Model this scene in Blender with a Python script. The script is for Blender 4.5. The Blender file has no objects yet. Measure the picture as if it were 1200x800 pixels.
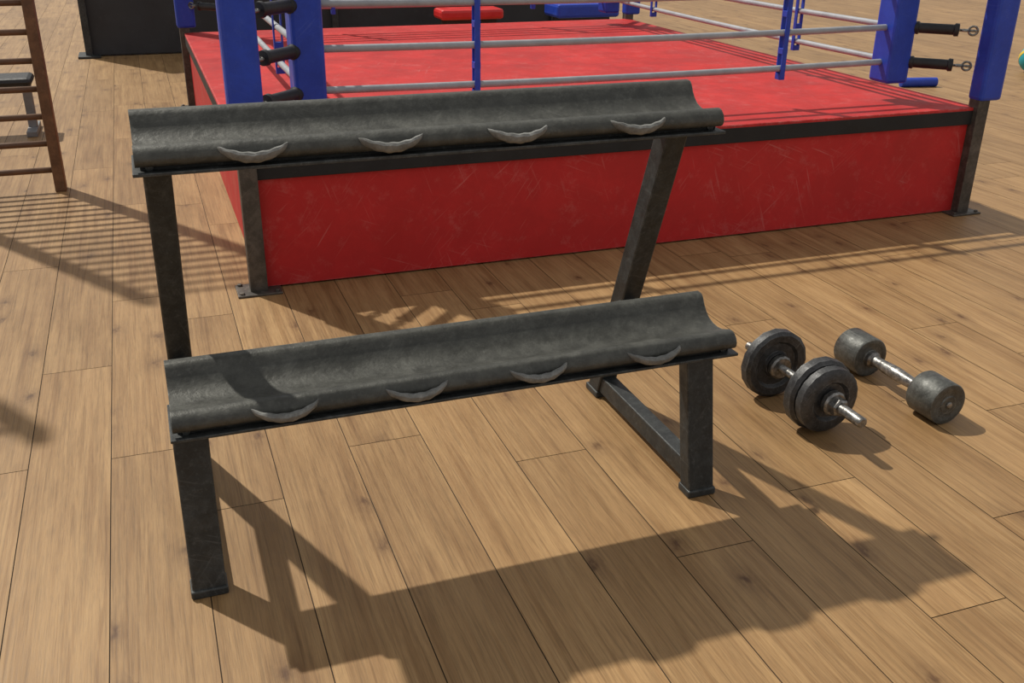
import bpy, bmesh, random
from math import *
from mathutils import Vector, Matrix
random.seed(7)
scene=bpy.context.scene
scene.view_settings.view_transform='Standard'
scene.view_settings.look='None'

# ---------------------------------------------------------------- materials
def mat(name):
    m=bpy.data.materials.new(name); m.use_nodes=True
    nt=m.node_tree; b=nt.nodes['Principled BSDF']
    return m,nt,b
def noise(nt,vec,scale,detail=4,rough=.5,dist=0):
    n=nt.nodes.new('ShaderNodeTexNoise'); n.inputs['Scale'].default_value=scale
    n.inputs['Detail'].default_value=detail; n.inputs['Roughness'].default_value=rough
    n.inputs['Distortion'].default_value=dist
    if vec is not None: nt.links.new(vec,n.inputs['Vector'])
    return n.outputs['Fac']
def ramp(nt,fac,stops):
    r=nt.nodes.new('ShaderNodeValToRGB'); el=r.color_ramp.elements
    while len(el)<len(stops): el.new(.5)
    for e,(p,c) in zip(el,stops):
        e.position=p; e.color=(c,c,c,1) if not isinstance(c,tuple) else (*c,1)
    nt.links.new(fac,r.inputs['Fac']); return r.outputs['Color']
def mix(nt,fac,a,b,mode='MIX'):
    m=nt.nodes.new('ShaderNodeMix'); m.data_type='RGBA'; m.blend_type=mode
    for s,v in ((m.inputs[0],fac),(m.inputs[6],a),(m.inputs[7],b)):
        if isinstance(v,(int,float)): s.default_value=v
        elif isinstance(v,tuple): s.default_value=(*v,1)
        else: nt.links.new(v,s)
    return m.outputs[2]
def mapping(nt,out,scale=(1,1,1),rot=(0,0,0),loc=(0,0,0)):
    m=nt.nodes.new('ShaderNodeMapping'); m.inputs['Scale'].default_value=scale; m.inputs['Rotation'].default_value=rot
    m.inputs['Location'].default_value=loc
    nt.links.new(out,m.inputs['Vector']); return m.outputs['Vector']
def objco(nt):
    return nt.nodes.new('ShaderNodeTexCoord').outputs['Object']
def bump(nt,b,h,strength,dist=.01):
    n=nt.nodes.new('ShaderNodeBump'); n.inputs['Strength'].default_value=strength; n.inputs['Distance'].default_value=dist
    nt.links.new(h,n.inputs['Height']); nt.links.new(n.outputs['Normal'],b.inputs['Normal'])
def scratches(nt,co,plane,scale,thr=.66):
    """straight hairline scratches in several directions, in clusters"""
    out=None
    for i,ang in enumerate((.35,-.6,1.2,2.3)):
        rot=(0,ang,0) if plane=='xz' else ((0,0,ang) if plane=='xy' else (ang,0,0))
        v=mapping(nt,co,(1,1,1),rot,(i*3.1,i*1.7,i*2.3))
        st={'xz':(130,1,5.5),'xy':(130,5.5,1),'yz':(1,130,5.5)}[plane]
        v=mapping(nt,v,tuple(a*scale for a in st))
        c=ramp(nt,noise(nt,v,1.,1,.4,.25),[(thr,0.),(thr+.06,1.)])
        k=ramp(nt,noise(nt,mapping(nt,co,(1,1,1),(0,0,0),(i*5.,2.*i,i)),scale*2.6,3,.6),[(.50,0.),(.66,1.)])
        c=mix(nt,1.,c,k,'MULTIPLY')
        out=c if out is None else mix(nt,1.,out,c,'ADD')
    return out
def edge_mask(nt,radius):
    bv=nt.nodes.new('ShaderNodeBevel'); bv.samples=4; bv.inputs['Radius'].default_value=radius
    ge=nt.nodes.new('ShaderNodeNewGeometry')
    d=nt.nodes.new('ShaderNodeVectorMath'); d.operation='DOT_PRODUCT'
    nt.links.new(bv.outputs['Normal'],d.inputs[0]); nt.links.new(ge.outputs['Normal'],d.inputs[1])
    return ramp(nt,d.outputs['Value'],[(.80,1.),(.985,0.)])

def worn(name,c1,c2,rough=.5,metal=0.,spec=.5,wear=None,wearamt=.5,scale=6,bstr=.15,scr=1.0,fine=60,plane='xz',thr=.66,sscale=1.,edge=0,edger=.006,grime=None):
    m,nt,b=mat(name); co=objco(nt)
    base=mix(nt,ramp(nt,noise(nt,co,scale,6,.65),[(.35,0.),(.68,1.)]),c1,c2)
    if grime:
        g=ramp(nt,noise(nt,co,scale*2.3,9,.75),[(.44,1.-grime),(.60,1.)])
        base=mix(nt,1.,base,g,'MULTIPLY')
    if wear:
        w=ramp(nt,noise(nt,co,scale*5,10,.8),[(.54,0.),(.74,wearamt)])
        base=mix(nt,w,base,wear)
        if scr>0:
            s=scratches(nt,co,plane,sscale,thr)
            tt=mix(nt,1.,s,(scr,scr,scr),'MULTIPLY')
            base=mix(nt,tt,base,wear)
        if edge:
            e=mix(nt,1.,edge_mask(nt,edger),ramp(nt,noise(nt,co,28,5,.7),[(.42,0.),(.62,edge)]),'MULTIPLY')
            base=mix(nt,e,base,tuple(min(1,x*1.25) for x in wear))
    nt.links.new(base,b.inputs['Base Color'])
    r=ramp(nt,noise(nt,co,scale*2,5,.6),[(.3,max(rough-.12,.05)),(.7,min(rough+.15,1.))])
    nt.links.new(r,b.inputs['Roughness'])
    b.inputs['Metallic'].default_value=metal; b.inputs['Specular IOR Level'].default_value=spec
    h=mix(nt,.5,noise(nt,co,fine,5,.6),noise(nt,co,fine*.3,2,.5))
    bump(nt,b,h,bstr,.006)
    return m

M_shelf=worn('worn_dark_steel_tray',(.062,.062,.054),(.092,.092,.081),.50,.35,.45,(.19,.19,.17),.40,9,.50,.13,fine=75,sscale=1.4,edge=.9,edger=.005,grime=.32)
M_frame=worn('worn_black_steel',(.034,.037,.037),(.058,.062,.061),.52,.30,.45,(.17,.18,.178),.50,11,.40,.22,sscale=1.4,edge=.9,grime=.35)
M_lip=worn('scuffed_grey_rubber',(.17,.17,.16),(.27,.27,.255),.8,0,.3,(.36,.36,.35),.5,22,.5,0,grime=.3)
M_gap=worn('dirty_black_channel',(.012,.012,.011),(.03,.03,.028),.8,0,.2,(.14,.14,.13),.6,14,.3,0)
M_red=worn('scratched_red_panel',(.50,.018,.019),(.57,.025,.024),.58,0,.35,(.68,.34,.31),.20,2.2,.08,.22,thr=.67,sscale=.85,edge=.5,edger=.01,grime=.10)
M_canvas=worn('worn_red_canvas',(.49,.020,.020),(.58,.030,.027),.62,0,.3,(.72,.36,.33),.22,1.6,.15,.18,plane='xy',thr=.67,sscale=.8,edge=.8,edger=.014,grime=.20)
M_trim=worn('black_ring_trim',(.013,.013,.014),(.024,.024,.025),.6,0,.3,(.06,.06,.06),.3,6,.2,0)
M_post=worn('rusty_steel_post',(.075,.066,.056),(.14,.118,.10),.55,.35,.5,(.22,.18,.14),.6,8,.3,.3,sscale=1.2,edge=.7,grime=.4)
M_blue=worn('blue_vinyl_pad',(.012,.045,.40),(.02,.065,.50),.45,0,.45,(.10,.15,.50),.3,5,.1,.2,grime=.12)
M_rope=worn('grey_ring_rope',(.29,.305,.33),(.39,.405,.43),.5,.1,.45,(.2,.2,.21),.4,9,.3,0)
M_black=worn('black_rubber',(.014,.014,.015),(.028,.028,.03),.5,0,.4,(.07,.07,.07),.4,14,.3,.3,sscale=2)
M_plate=worn('cast_iron_plate',(.042,.042,.043),(.080,.080,.081),.45,.40,.5,(.24,.24,.24),.55,16,.50,.35,sscale=2.5,edge=1.,edger=.006,grime=.35)
M_chrome=worn('tarnished_steel_bar',(.26,.25,.235),(.42,.41,.39),.36,.8,.5,(.12,.105,.085),.8,22,.5,0,grime=.55)
M_head=worn('grey_dumbbell_head',(.075,.076,.070),(.125,.127,.115),.47,.38,.5,(.26,.26,.24),.60,15,.45,.35,sscale=2.5,edge=1.,edger=.007,grime=.35)
M_part=worn('dark_grey_partition',(.028,.029,.031),(.045,.047,.05),.6,0,.3,(.08,.08,.085),.3,2,.1,0)
M_ladder=worn('brown_varnished_wood',(.13,.062,.028),(.21,.105,.048),.5,0,.4,(.28,.16,.09),.4,7,.2,0,grime=.3)
M_rung=worn('dark_wood_rung',(.10,.05,.025),(.16,.08,.04),.5,0,.4,(.22,.13,.08),.4,9,.2,0)
M_grey=worn('grey_metal',(.16,.165,.17),(.26,.265,.27),.5,.3,.4,(.35,.35,.35),.3,9,.2,0)
M_redv=worn('red_vinyl',(.55,.02,.02),(.65,.03,.03),.4,0,.5,None)
M_teal=worn('teal_rubber',(.02,.30,.36),(.03,.36,.42),.5,0,.4,None)
M_yel=worn('yellow_rubber',(.65,.45,.03),(.72,.5,.05),.5,0,.4,None)

# floor planks
def floor_mat():
    m,nt,b=mat('oak_plank_floor')
    uv=nt.nodes.new('ShaderNodeUVMap'); uv.uv_map='UVMap'; co=uv.outputs['UV']
    at=nt.nodes.new('ShaderNodeAttribute'); at.attribute_name='plank'; rnd=at.outputs['Fac']
    # knots (2D cells, wobbled)
    wob=noise(nt,mapping(nt,co,(14,8,1)),1.,3,.6)
    vm=nt.nodes.new('ShaderNodeVectorMath'); vm.operation='ADD'
    sc=nt.nodes.new('ShaderNodeVectorMath'); sc.operation='SCALE'; nt.links.new(wob,sc.inputs[0]); sc.inputs['Scale'].default_value=.30
    nt.links.new(mapping(nt,co,(6.0,3.2,1)),vm.inputs[0]); nt.links.new(sc.outputs[0],vm.inputs[1])
    v=nt.nodes.new('ShaderNodeTexVoronoi'); v.voronoi_dimensions='2D'; v.feature='F1'; v.inputs['Scale'].default_value=1.0; v.inputs['Randomness'].default_value=1.
    nt.links.new(vm.outputs[0],v.inputs['Vector'])
    sep=nt.nodes.new('ShaderNodeSeparateColor'); nt.links.new(v.outputs['Color'],sep.inputs[0])
    kmask=ramp(nt,sep.outputs[0],[(.74,0.),(.78,1.)])
    kn=ramp(nt,v.outputs['Distance'],[(.0,.95),(.045,.80),(.10,.40),(.22,.16),(.38,0.)])
    kk=mix(nt,1.,kn,kmask,'MULTIPLY')
    kk=mix(nt,1.,kk,ramp(nt,noise(nt,mapping(nt,co,(80,30,1)),1.,3,.6),[(.3,.35),(.60,1.)]),'MULTIPLY')
    # grain
    g1=noise(nt,mapping(nt,co,(24,1.0,1)),1.0,8,.68,.6)
    g2=noise(nt,mapping(nt,co,(420,16,1)),1.0,3,.6,.1)
    g3=noise(nt,mapping(nt,co,(140,2.6,1)),1.0,5,.68,.5)
    g4=noise(nt,mapping(nt,co,(48,1.1,1)),1.0,3,.55,1.2)
    blot=noise(nt,mapping(nt,co,(7,1.8,1)),1.0,4,.55,.5)
    col=mix(nt,ramp(nt,g1,[(.30,0.),(.70,1.)]),(.262,.146,.060),(.405,.250,.112))
    col=mix(nt,1.,col,ramp(nt,g3,[(.34,.76),(.52,1.02)]),'MULTIPLY')
    col=mix(nt,1.,col,ramp(nt,g4,[(.36,(.82,.78,.73)),(.47,(1.,1.,1.))]),'MULTIPLY')
    col=mix(nt,1.,col,ramp(nt,g2,[(.3,.82),(.55,1.04)]),'MULTIPLY')
    col=mix(nt,1.,col,ramp(nt,blot,[(.28,(.82,.78,.72)),(.55,(1.03,1.03,1.03))]),'MULTIPLY')
    col=mix(nt,kk,col,(.085,.036,.014))
    col=mix(nt,1.,col,ramp(nt,rnd,[(0.,(.88,.87,.85)),(1.,(1.08,1.08,1.07))]),'MULTIPLY')
    nt.links.new(col,b.inputs['Base Color'])
    nt.links.new(ramp(nt,g2,[(.3,.46),(.7,.62)]),b.inputs['Roughness'])
    b.inputs['Specular IOR Level'].default_value=.38
    bump(nt,b,mix(nt,.5,g2,g3),.35,.002)
    return m
M_floor=floor_mat()
M_seam,_nt,_b=mat('floor_seam_dark'); _b.inputs['Base Color'].default_value=(.035,.02,.01,1); _b.inputs['Roughness'].default_value=.9

# ---------------------------------------------------------------- mesh helpers
def link(o,parent=None):
    scene.collection.objects.link(o)
    if parent: o.parent=parent
    return o
def empty(name,loc=(0,0,0)):
    e=bpy.data.objects.new(name,None); e.empty_display_size=.1; e.location=loc
    scene.collection.objects.link(e); return e
def from_bm(bm,name,m,parent,bevel=0,smooth=False,seg=2):
    bmesh.ops.recalc_face_normals(bm,faces=bm.faces)
    me=bpy.data.meshes.new(name); bm.to_mesh(me); bm.free()
    me.materials.append(m)
    if smooth:
        for p in me.polygons: p.use_smooth=True
    o=bpy.data.objects.new(name,me); link(o,parent)
    if parent:   # vertices are given in world space
        pl=parent.location; o.location=(-pl.x,-pl.y,-pl.z)
    if bevel:
        md=o.modifiers.new('bevel','BEVEL'); md.width=bevel; md.segments=seg; md.limit_method='ANGLE'; md.angle_limit=radians(35)
    if smooth:
        md=o.modifiers.new('edge_split','EDGE_SPLIT'); md.split_angle=radians(40)
    return o
def box_bm(bm,c,s,rz=0):
    M=Matrix.Translation(c)@Matrix.Rotation(rz,4,'Z')@Matrix.Diagonal((*s,1))
    bmesh.ops.create_cube(bm,size=1,matrix=M)
def box(name,c,s,m,parent,bevel=.004,rz=0):
    bm=bmesh.new(); box_bm(bm,c,s,rz); return from_bm(bm,name,m,parent,bevel)
def beam(name,p,q,w,d,m,parent,bevel=.005):
    bm=bmesh.new(); p=Vector(p);q=Vector(q); s=Vector((1,0,0))*w/2; t=Vector((0,1,0))*d/2
    vs=[]
    for c in (p,q):
        vs.append([bm.verts.new(c+a*s+b*t) for a,b in ((-1,-1),(1,-1),(1,1),(-1,1))])
    bm.faces.new(vs[0]);bm.faces.new(vs[1][::-1])
    for i in range(4): bm.faces.new((vs[0][i],vs[1][i],vs[1][(i+1)%4],vs[0][(i+1)%4]))
    return from_bm(bm,name,m,parent,bevel)
def lathe(name,prof,p,axis,m,parent,seg=32,bevel=0,smooth=True,rot=0):
    bm=bmesh.new(); p=Vector(p); a=Vector(axis).normalized()
    u=a.orthogonal().normalized(); v=a.cross(u)
    rings=[]
    for d,r in prof:
        if r<1e-6: rings.append([bm.verts.new(p+a*d)])
        else: rings.append([bm.verts.new(p+a*d+(u*cos(2*pi*i/seg+rot)+v*sin(2*pi*i/seg+rot))*r) for i in range(seg)])
    for A,B in zip(rings,rings[1:]):
        for i in range(seg):
            j=(i+1)%seg
            if len(A)==1 and len(B)==1: break
            if len(A)==1: bm.faces.new((A[0],B[i],B[j]))
            elif len(B)==1: bm.faces.new((A[i],B[0],A[j]))
            else: bm.faces.new((A[i],B[i],B[j],A[j]))
    if len(rings[0])>1: bm.faces.new(rings[0])
    if len(rings[-1])>1: bm.faces.new(rings[-1])
    return from_bm(bm,name,m,parent,bevel,smooth)
def rod(name,p,q,r,m,parent,seg=16):
    p=Vector(p);q=Vector(q); L=(q-p).length
    return lathe(name,[(0,r*.9),(.002,r),(L-.002,r),(L,r*.9)],p,q-p,m,parent,seg)
def sagrope(name,p,q,r,sag,m,parent):
    cu=bpy.data.curves.new(name,'CURVE'); cu.dimensions='3D'; cu.bevel_depth=r; cu.bevel_resolution=4
    sp=cu.splines.new('POLY'); n=24; sp.points.add(n)
    p=Vector(p);q=Vector(q)
    for i in range(n+1):
        t=i/n; c=p.lerp(q,t); c.z-=sag*4*t*(1-t); sp.points[i].co=(*c,1)
    cu.materials.append(m)
    o=bpy.data.objects.new(name,cu); link(o,parent); o.location=(-parent.location.x,-parent.location.y,-parent.location.z); return o
def torus_bm(bm,c,R,r,axis,seg=20,rs=8):
    a=Vector(axis).normalized();u=a.orthogonal().normalized();v=a.cross(u);c=Vector(c)
    rings=[]
    for i in range(seg):
        th=2*pi*i/seg; d=u*cos(th)+v*sin(th)
        rings.append([bm.verts.new(c+d*(R+r*cos(2*pi*k/rs))+a*r*sin(2*pi*k/rs)) for k in range(rs)])
    for i in range(seg):
        A=rings[i];B=rings[(i+1)%seg]
        for k in range(rs): bm.faces.new((A[k],B[k],B[(k+1)%rs],A[(k+1)%rs]))

# ---------------------------------------------------------------- floor
def build_floor():
    W=.235; x0=-.008; gap=.0014
    fixed={5:[1.882],4:[2.478],7:[1.462,2.06],-3:[2.913],-1:[2.90],0:[2.506],6:[3.15,1.1],8:[2.6,1.0],2:[2.736],1:[3.35,1.25],3:[3.2,1.1],-2:[3.6,1.5],9:[1.75,3.2]}
    bm=bmesh.new(); uvl=bm.loops.layers.uv.new('UVMap'); cl=bm.loops.layers.float_color.new('plank')
    rr=random.Random(3)
    for k in range(-30,70):
        xa=x0+W*k+gap; xb=x0+W*(k+1)-gap
        js=sorted(fixed.get(k,[rr.uniform(1,3)]))
        while js[0]>-2.4: js.insert(0,js[0]-rr.uniform(1.2,1.9))
        while js[-1]<22: js.append(js[-1]+rr.uniform(1.2,1.9))
        for y0,y1 in zip(js,js[1:]):
            ya=y0+gap; yb=y1-gap
            vs=[bm.verts.new(c) for c in ((xa,ya,0),(xb,ya,0),(xb,yb,0),(xa,yb,0))]
            f=bm.faces.new(vs); ou=rr.uniform(0,30); ov=rr.uniform(0,80); r=rr.random()
            for l in f.loops:
                l[uvl].uv=(l.vert.co.x-xa+ou,l.vert.co.y-ya+ov); l[cl]=(r,r,r,1)
            f.material_index=0
    for z in (-.002,-.06):
        vs=[bm.verts.new(c) for c in ((-7.2,-3.9,z),(16.6,-3.9,z),(16.6,23.9,z),(-7.2,23.9,z))]
        f=bm.faces.new(vs if z>-.01 else vs[::-1]); f.material_index=1
    me=bpy.data.meshes.new('floor'); bm.to_mesh(me); bm.free()
    me.materials.append(M_floor); me.materials.append(M_seam)
    link(bpy.data.objects.new('floor',me))
build_floor()

# ---------------------------------------------------------------- dumbbell rack
rack=empty('dumbbell_rack',(.69,2.4,0))
S=1.04
XL,XR=-.039*S,1.376*S
def shelf(tag,y0,z0,sx=1.0):
    P=[(.216,.104),(.200,.104),(.192,.102),(.184,.094),(.175,.079),(.162,.064),(.145,.052),(.122,.045),(.098,.043),(.076,.046),(.057,.053),(.042,.059),(.028,.061),(.014,.057),(.004,.048),(-.001,.037),(.000,.027),(.006,.020),(.014,.017)]
    P=[(a*S,b*S) for a,b in P]
    bm=bmesh.new(); T=.006
    n=len(P); nor=[]
    for i in range(n):
        a=Vector(P[max(i-1,0)]);b=Vector(P[min(i+1,n-1)]);d=(b-a).normalized(); nor.append(Vector((-d.y,d.x)))
    inner=[(P[i][0]+nor[i].x*T,P[i][1]+nor[i].y*T) for i in range(n)]
    if inner[8][1]>P[8][1]: inner=[(P[i][0]-nor[i].x*T,P[i][1]-nor[i].y*T) for i in range(n)]
    loop=P+inner[::-1]
    rows=[]
    for x in (XL,XR):
        rows.append([bm.verts.new((x,y0+a*sx,z0+b)) for a,b in loop])
    m=len(loop)
    for A,B in zip(rows,rows[1:]):
        for i in range(m): bm.faces.new((A[i],B[i],B[(i+1)%m],A[(i+1)%m]))
    for i in range(n-1):
        bm.faces.new((rows[0][i],rows[0][i+1],rows[0][m-2-i],rows[0][m-1-i]))
        bm.faces.new((rows[-1][i],rows[-1][i+1],rows[-1][m-2-i],rows[-1][m-1-i]))
    from_bm(bm,tag+'_tray',M_shelf,rack,0,True)
    box(tag+'_channel',((XL+XR)/2,y0+.099,z0+.022),(XR-XL-.02,.156,.030),M_gap,rack,.003)
    box(tag+'_base_plate',((XL+XR)/2,y0+.091,z0+.004),(XR-XL+.014,.19,.008),M_frame,rack,.002)
    for bx in (XL+.03,XR-.03):
        lathe(tag+'_bolt',[(0,.009),(.005,.009),(.007,.006),(.007,0)],(bx,y0+.020,z0+.016),(0,-1,0),M_frame,rack,8)
    for i,cx in enumerate((.207,.513,.820,1.136)):
        cx*=S
        bm=bmesh.new(); hw=.078; ns=24; secs=[]
        for s in range(ns+1):
            t=-1+2*s/ns; x=cx+hw*t
            e=max(0.,1-t*t)
            drop=.020*(1-t*t); out=.026*e**.6
            yc=y0+.010-out; zc=z0+.050-drop
            ring=[]
            for k in range(10):
                an=2*pi*k/10; a=cos(an)*(.005+.014*e**.45); b=sin(an)*(.003+.0085*e**.45)
                ring.append(bm.verts.new((x,yc+a*.9+b*.2,zc+b-a*.40+.0010*sin(x*210+k))))
            secs.append(ring)
        for A,B in zip(secs,secs[1:]):
            for k in range(10): bm.faces.new((A[k],B[k],B[(k+1)%10],A[(k+1)%10]))
        bm.faces.new(secs[0]);bm.faces.new(secs[-1][::-1])
        from_bm(bm,'%s_saddle_lip_%d'%(tag,i+1),M_lip,rack,0,True)
ZL=1.6-(1.6-.4955)*S; ZU=1.6-(1.6-1.047)*S
shelf('lower',2.027*S,ZL)
shelf('upper',2.194*S,ZU,.95)
for tag,xf,xt in (('left',-.008,-.004),('right',1.3775,1.363)):
    beam(tag+'_front_leg',(xf,2.150,.012),(xt,2.205,ZL),.082,.055,M_frame,rack)
    box(tag+'_front_foot_cap',(xf,2.150,.012),(.09,.064,.024),M_frame,rack,.005)
    beam(tag+'_rear_upright',(xf,2.830,.012),(xt+(.008 if tag=='left' else 0),2.425,ZU),.064,.075,M_frame,rack)
    box(tag+'_rear_foot_cap',(xf,2.830,.012),(.074,.09,.024),M_frame,rack,.005)
    box(tag+'_base_beam',(xf,2.485,.055),(.05,.62,.062),M_frame,rack,.004)
    box(tag+'_shelf_arm',(xt,2.42,.40),(.05,.46,.05),M_frame,rack,.004)

# ---------------------------------------------------------------- plate dumbbell
def plate_dumbbell():
    e=empty('plate_dumbbell',(1.94,2.46,0)); x=1.93; z=.124
    A=(x,2.77,z); ax=(0.03,-1,0)
    a=Vector(ax).normalized()
    def at(d): return Vector(A)+a*d
    lathe('bar',[(0,.012),(.004,.016),(.16,.016),(.162,.0145),(.47,.0145),(.47,.018),(.616,.018),(.62,.014),(.62,0)],A,ax,M_chrome,e,20)
    R=.124
    plate=[(-.020,.03),(-.024,.045),(-.012,.05),(-.012,.078),(-.022,.088),(-.024,R-.012),(-.015,R),(.015,R),(.024,R-.012),(.022,.088),(.012,.078),(.012,.05),(.024,.045),(.020,.03)]
    lathe('rear_plate',plate,at(.155),ax,M_plate,e,16)
    lathe('front_plate_inner',plate,at(.398),ax,M_plate,e,16,rot=.2)
    R=.112
    plate2=[(-.018,.03),(-.022,.05),(-.022,R-.012),(-.013,R),(.013,R),(.024,R-.016),(.024,.07),(.013,.06),(.013,.03)]
    lathe('front_plate_outer',plate2,at(.444),ax,M_plate,e,22)
    for nm,d in (('rear_collar',.115),('rear_inner_collar',.19),('front_inner_collar',.362),('front_collar',.476)):
        lathe(nm,[(-.014,.018),(-.014,.037),(-.008,.043),(.008,.043),(.014,.037),(.014,.018)],at(d),ax,M_chrome,e,12)
    lathe('front_nut',[(0,.026),(.003,.031),(.026,.031),(.030,.024)],at(.488),ax,M_chrome,e,6,smooth=False)
    lathe('rear_nut',[(0,.024),(-.003,.028),(-.024,.028),(-.028,.022)],at(.103),ax,M_chrome,e,6,smooth=False)
plate_dumbbell()
def round_dumbbell():
    x=2.36;r=.074; e=empty('round_head_dumbbell',(x,2.49,0)); 
    ax=(.02,-1,0); a=Vector(ax).normalized(); A=Vector((x-.004,2.745,r))
    def head(nm,d0):
        L=.125
        lathe(nm,[(0,.02),(0,.030),(.003,.032),(.003,.054),(.001,.058),(.004,r-.003),(.009,r),(L-.009,r),(L-.004,r-.003),(L-.001,.058),(L-.003,.054),(L-.003,.032),(L,.030),(L,.0)],A+a*d0,ax,M_head,e,36)
    head('rear_head',0);head('front_head',.385)
    lathe('handle',[(.12,.030),(.140,.030),(.146,.021),(.17,.0195),(.20,.022),(.255,.0245),(.31,.022),(.345,.0195),(.362,.021),(.368,.030),(.390,.030)],A,ax,M_chrome,e,24)
    lathe('end_bolt',[(0,.012),(.004,.012),(.006,.009),(.006,0)],A+a*.5095,ax,M_chrome,e,12)
round_dumbbell()

# ---------------------------------------------------------------- boxing ring
RX0,RX1,RY0,RY1,H=.361,4.204,4.20,8.473,.582
ring=empty('boxing_ring',((RX0+RX1)/2,(RY0+RY1)/2,0))
cx,cy=(RX0+RX1)/2,(RY0+RY1)/2; LX,LY=RX1-RX0,RY1-RY0
box('canvas',(cx,cy,H-.012),(LX+.01,LY+.01,.024),M_canvas,ring,.006)
box('front_panel',(cx,RY0+.03,.252),(LX-.06,.03,.49),M_red,ring,.003)
box('back_panel',(cx,RY1-.03,.252),(LX-.06,.03,.49),M_red,ring,.003)
box('left_panel',(RX0+.03,cy,.252),(.03,LY-.06,.49),M_red,ring,.003)
box('right_panel',(RX1-.03,cy,.252),(.03,LY-.06,.49),M_red,ring,.003)
box('front_trim',(cx,RY0+.012,.53),(LX-.02,.036,.076),M_trim,ring,.003)
box('back_trim',(cx,RY1-.012,.53),(LX-.02,.036,.076),M_trim,ring,.003)
box('left_trim',(RX0+.012,cy,.53),(.036,LY-.02,.076),M_trim,ring,.003)
box('right_trim',(RX1-.012,cy,.53),(.036,LY-.02,.076),M_trim,ring,.003)
INS=.33; PH=1.50
RZ=(.79,.97,1.16,1.35)
for cn,px,py,sx,sy in (('front_left',RX0,RY0,1,1),('front_right',RX1,RY0,-1,1),('back_left',RX0,RY1,1,-1),('back_right',RX1,RY1,-1,-1)):
    box(cn+'_post',(px,py,PH/2),(.074,.074,PH),M_post,ring,.004)
    box(cn+'_foot_plate',(px,py,.005),(.19,.15,.010),M_post,ring,.003)
    for bx,by in ((-.075,-.055),(.075,-.055),(-.075,.055),(.075,.055)):
        lathe(cn+'_foot_bolt',[(0,.011),(.008,.011),(.010,.007),(.010,0)],(px+bx,py+by,.010),(0,0,1),M_post,ring,6,smooth=False)
    box(cn+'_post_pad',(px+(.018 if sx>0 else .028),py,(.62+PH)/2+.02),(.142,.10,PH-.58),M_blue,ring,.018)
    ix,iy=px+INS*sx,py+INS*sy
    box(cn+'_corner_pad',(ix-.02*(sx<0),iy,(.68+1.44)/2),(.14,.16,.76),M_blue,ring,.018)
    D=Vector((sx,sy,0)).normalized()
    for i,z in enumerate(RZ):
        s0=Vector((px,py,z))+D*.07
        rod('%s_turnbuckle_rod_%d'%(cn,i+1),s0,s0+D*.32,.007,M_chrome,ring,8)
        c0=s0+D*.095; L=.225
        lathe('%s_turnbuckle_cover_%d'%(cn,i+1),[(0,.018),(.002,.032),(.022,.034),(.028,.027),(L-.028,.027),(L-.022,.034),(L-.002,.032),(L,.018)],c0,D,M_black,ring,16)
        up=Vector((0,0,1)); sd=up.cross(D)
        bm=bmesh.new(); torus_bm(bm,s0+D*.065,.022,.006,up); torus_bm(bm,s0+D*.028,.022,.006,sd)
        from_bm(bm,'%s_turnbuckle_hook_%d'%(cn,i+1),M_chrome,ring,0,True)
ax0,ax1,ay0,ay1=RX0+INS,RX1-INS,RY0+INS,RY1-INS
for i,z in enumerate(RZ):
    for nm,p,q in (('front',(ax0,ay0,z),(ax1,ay0,z)),('back',(ax0,ay1,z),(ax1,ay1,z)),('left',(ax0,ay0,z),(ax0,ay1,z)),('right',(ax1,ay0,z),(ax1,ay1,z))):
        sagrope('%s_rope_%d'%(nm,i+1),p,q,.0165,.012,M_rope,ring)
def strap(nm,x,y,alongx):
    z0,z1=RZ[0]-.045,RZ[-1]+.04
    s=(.027,.008,z1-z0) if alongx else (.008,.027,z1-z0)
    bm=bmesh.new(); off=.020
    for sg in (-1,1):
        c=(x,y+sg*off,(z0+z1)/2-.01) if alongx else (x+sg*off,y,(z0+z1)/2-.01)
        box_bm(bm,c,s)
    for z in (z0-.005,(RZ[0]+RZ[1])/2-.01,(RZ[1]+RZ[2])/2-.01,(RZ[2]+RZ[3])/2-.01):
        box_bm(bm,(x,y,z),(.030,.046,.03) if alongx else (.046,.030,.03))
    from_bm(bm,nm,M_blue,ring,.002)
for x in (1.476,3.153):
    strap('front_rope_strap',x,ay0,True); strap('back_rope_strap',x,ay1,True)
for y in (5.44,7.36):
    strap('left_rope_strap',ax0,y,False); strap('right_rope_strap',ax1,y,False)

# ---------------------------------------------------------------- climbing frames (stall bars)
def stall_bars(x0,x1,y,h=3.0):
    e=empty('stall_bars',((x0+x1)/2,y,0))
    for nm,x in (('left_upright',x0),('right_upright',x1)):
        box(nm,(x,y,h/2),(.06,.10,h),M_ladder,e,.006)
    z=.12;i=0
    while z<h-.05:
        i+=1
        lathe('rung_%d'%i,[(0,.014),(.004,.017),(x1-x0-.004,.017),(x1-x0,.014)],(x0,y,z),(1,0,0),M_rung,e,12)
        z+=.153
stall_bars(-1.32,-.526,6.2)
stall_bars(-2.45,-1.68,5.1)

# ---------------------------------------------------------------- background
part=empty('gym_partition',(2.1,11.6,0))
box('main_panel',(2.12,11.62,.95),(5.2,.16,1.88),M_part,part,.01)
for i,x in enumerate((-.48,2.1,4.72)):
    box('frame_post_%d'%(i+1),(x,11.6,.95),(.07,.24,1.9),M_frame,part,.008)
    box('foot_%d'%(i+1),(x,11.58,.012),(.22,.36,.024),M_frame,part,.004)
box('top_rail',(2.12,11.6,1.88),(5.2,.2,.05),M_frame,part,.006)

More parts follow.
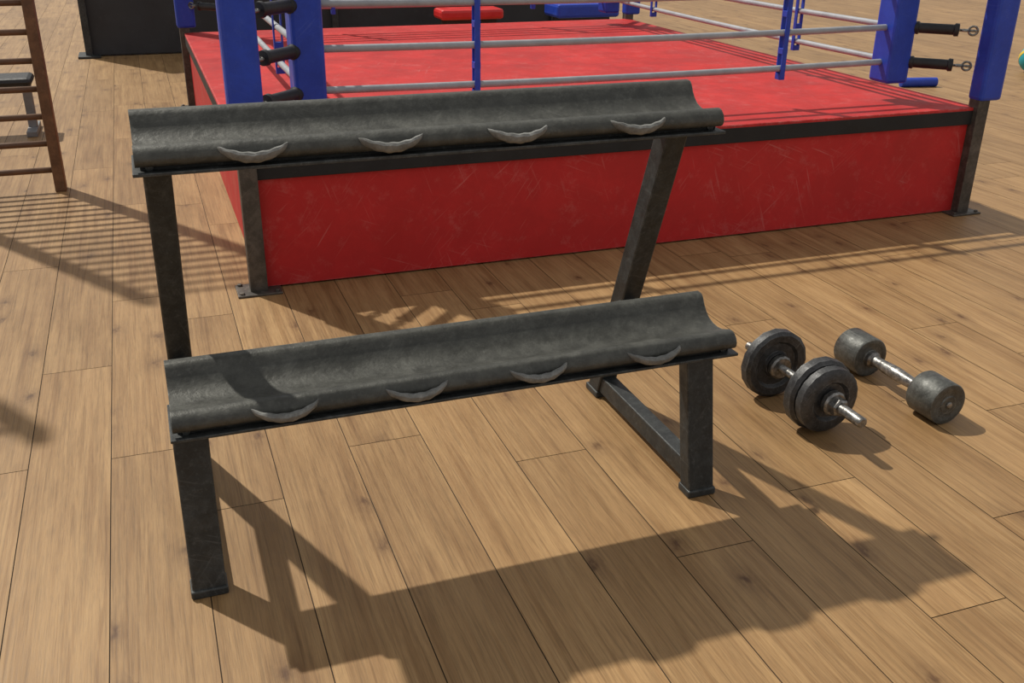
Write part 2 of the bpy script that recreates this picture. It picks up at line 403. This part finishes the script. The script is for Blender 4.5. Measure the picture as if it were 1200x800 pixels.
def bench(nm,c,m,L,W,h,t,rz=0):
    e=empty(nm,c)
    def B(n,loc,s,mm,bv): 
        o=box(n,loc,s,mm,None,bv); o.parent=e; return o
    B('pad',(0,0,h-t/2),(L,W,t),m,.03)
    B('support_rail',(0,0,h-t-.03),(L*.9,.06,.06),M_frame,.005)
    for i,x in enumerate((-L*.38,L*.38)):
        B('leg_%d'%(i+1),(x,0,(h-t-.06)/2+.02),(.06,.06,h-t-.06),M_grey,.005)
        B('foot_%d'%(i+1),(x,0,.02),(.07,W*1.3,.04),M_grey,.005)
    e.rotation_euler=(0,0,rz); return e
bench('weight_bench',(3.18,10.0,0),M_redv,.66,.3,.55,.10)
bench('weight_bench.001',(4.42,10.0,0),M_blue,.7,.4,.58,.14)
bench('weight_bench.002',(-.95,7.9,0),M_black,.45,.3,.40,.06)

e=empty('foam_roller',(6.75,7.6,0))
lathe('roller_body',[(0,.03),(.004,.042),(.35,.042),(.354,.03)],(6.62,7.60,.042),(1,-.22,0),M_blue,e,20)
e=empty('exercise_ball',(8.62,7.9,0))
prof=[(-.14*cos(pi*i/24),.14*sin(pi*i/24)) for i in range(25)]
lathe('ball',prof,(8.50,7.9,.14),(0,0,1),M_teal,e,32)
lathe('ball_band',[(-.02,.1385),(-.02,.1415),(.02,.1415),(.02,.1385)],(8.50,7.9,.14),(.5,.6,.6),M_yel,e,32)

# ---------------------------------------------------------------- light
k=Vector((.41,-.665,-1)).normalized()
sun=bpy.data.lights.new('sun','SUN'); sun.energy=3.55; sun.angle=radians(1.0); sun.color=(1,.955,.86)
so=bpy.data.objects.new('sun',sun); link(so); so.rotation_euler=k.to_track_quat('-Z','Y').to_euler(); so.location=(0,0,6)
w=bpy.data.worlds.new('world'); scene.world=w; w.use_nodes=True
bg=w.node_tree.nodes['Background']; bg.inputs['Color'].default_value=(.98,.98,.98,1); bg.inputs['Strength'].default_value=.50

# ---------------------------------------------------------------- camera
f,yaw,pit,roll=1163.9,.3532,.4232,.0116
F=Vector((sin(yaw)*cos(pit),cos(yaw)*cos(pit),-sin(pit)))
R=Vector((cos(yaw),-sin(yaw),0)); U=R.cross(F)
R2=R*cos(roll)+U*sin(roll); U2=U*cos(roll)-R*sin(roll)
cd=bpy.data.cameras.new('camera'); cam=bpy.data.objects.new('camera',cd); link(cam)
cd.sensor_width=36; cd.lens=f*36/1200; cd.clip_start=.05; cd.clip_end=200
M=Matrix((R2,U2,-F)).transposed().to_4x4(); M.translation=(0,0,1.6); cam.matrix_world=M
scene.camera=cam
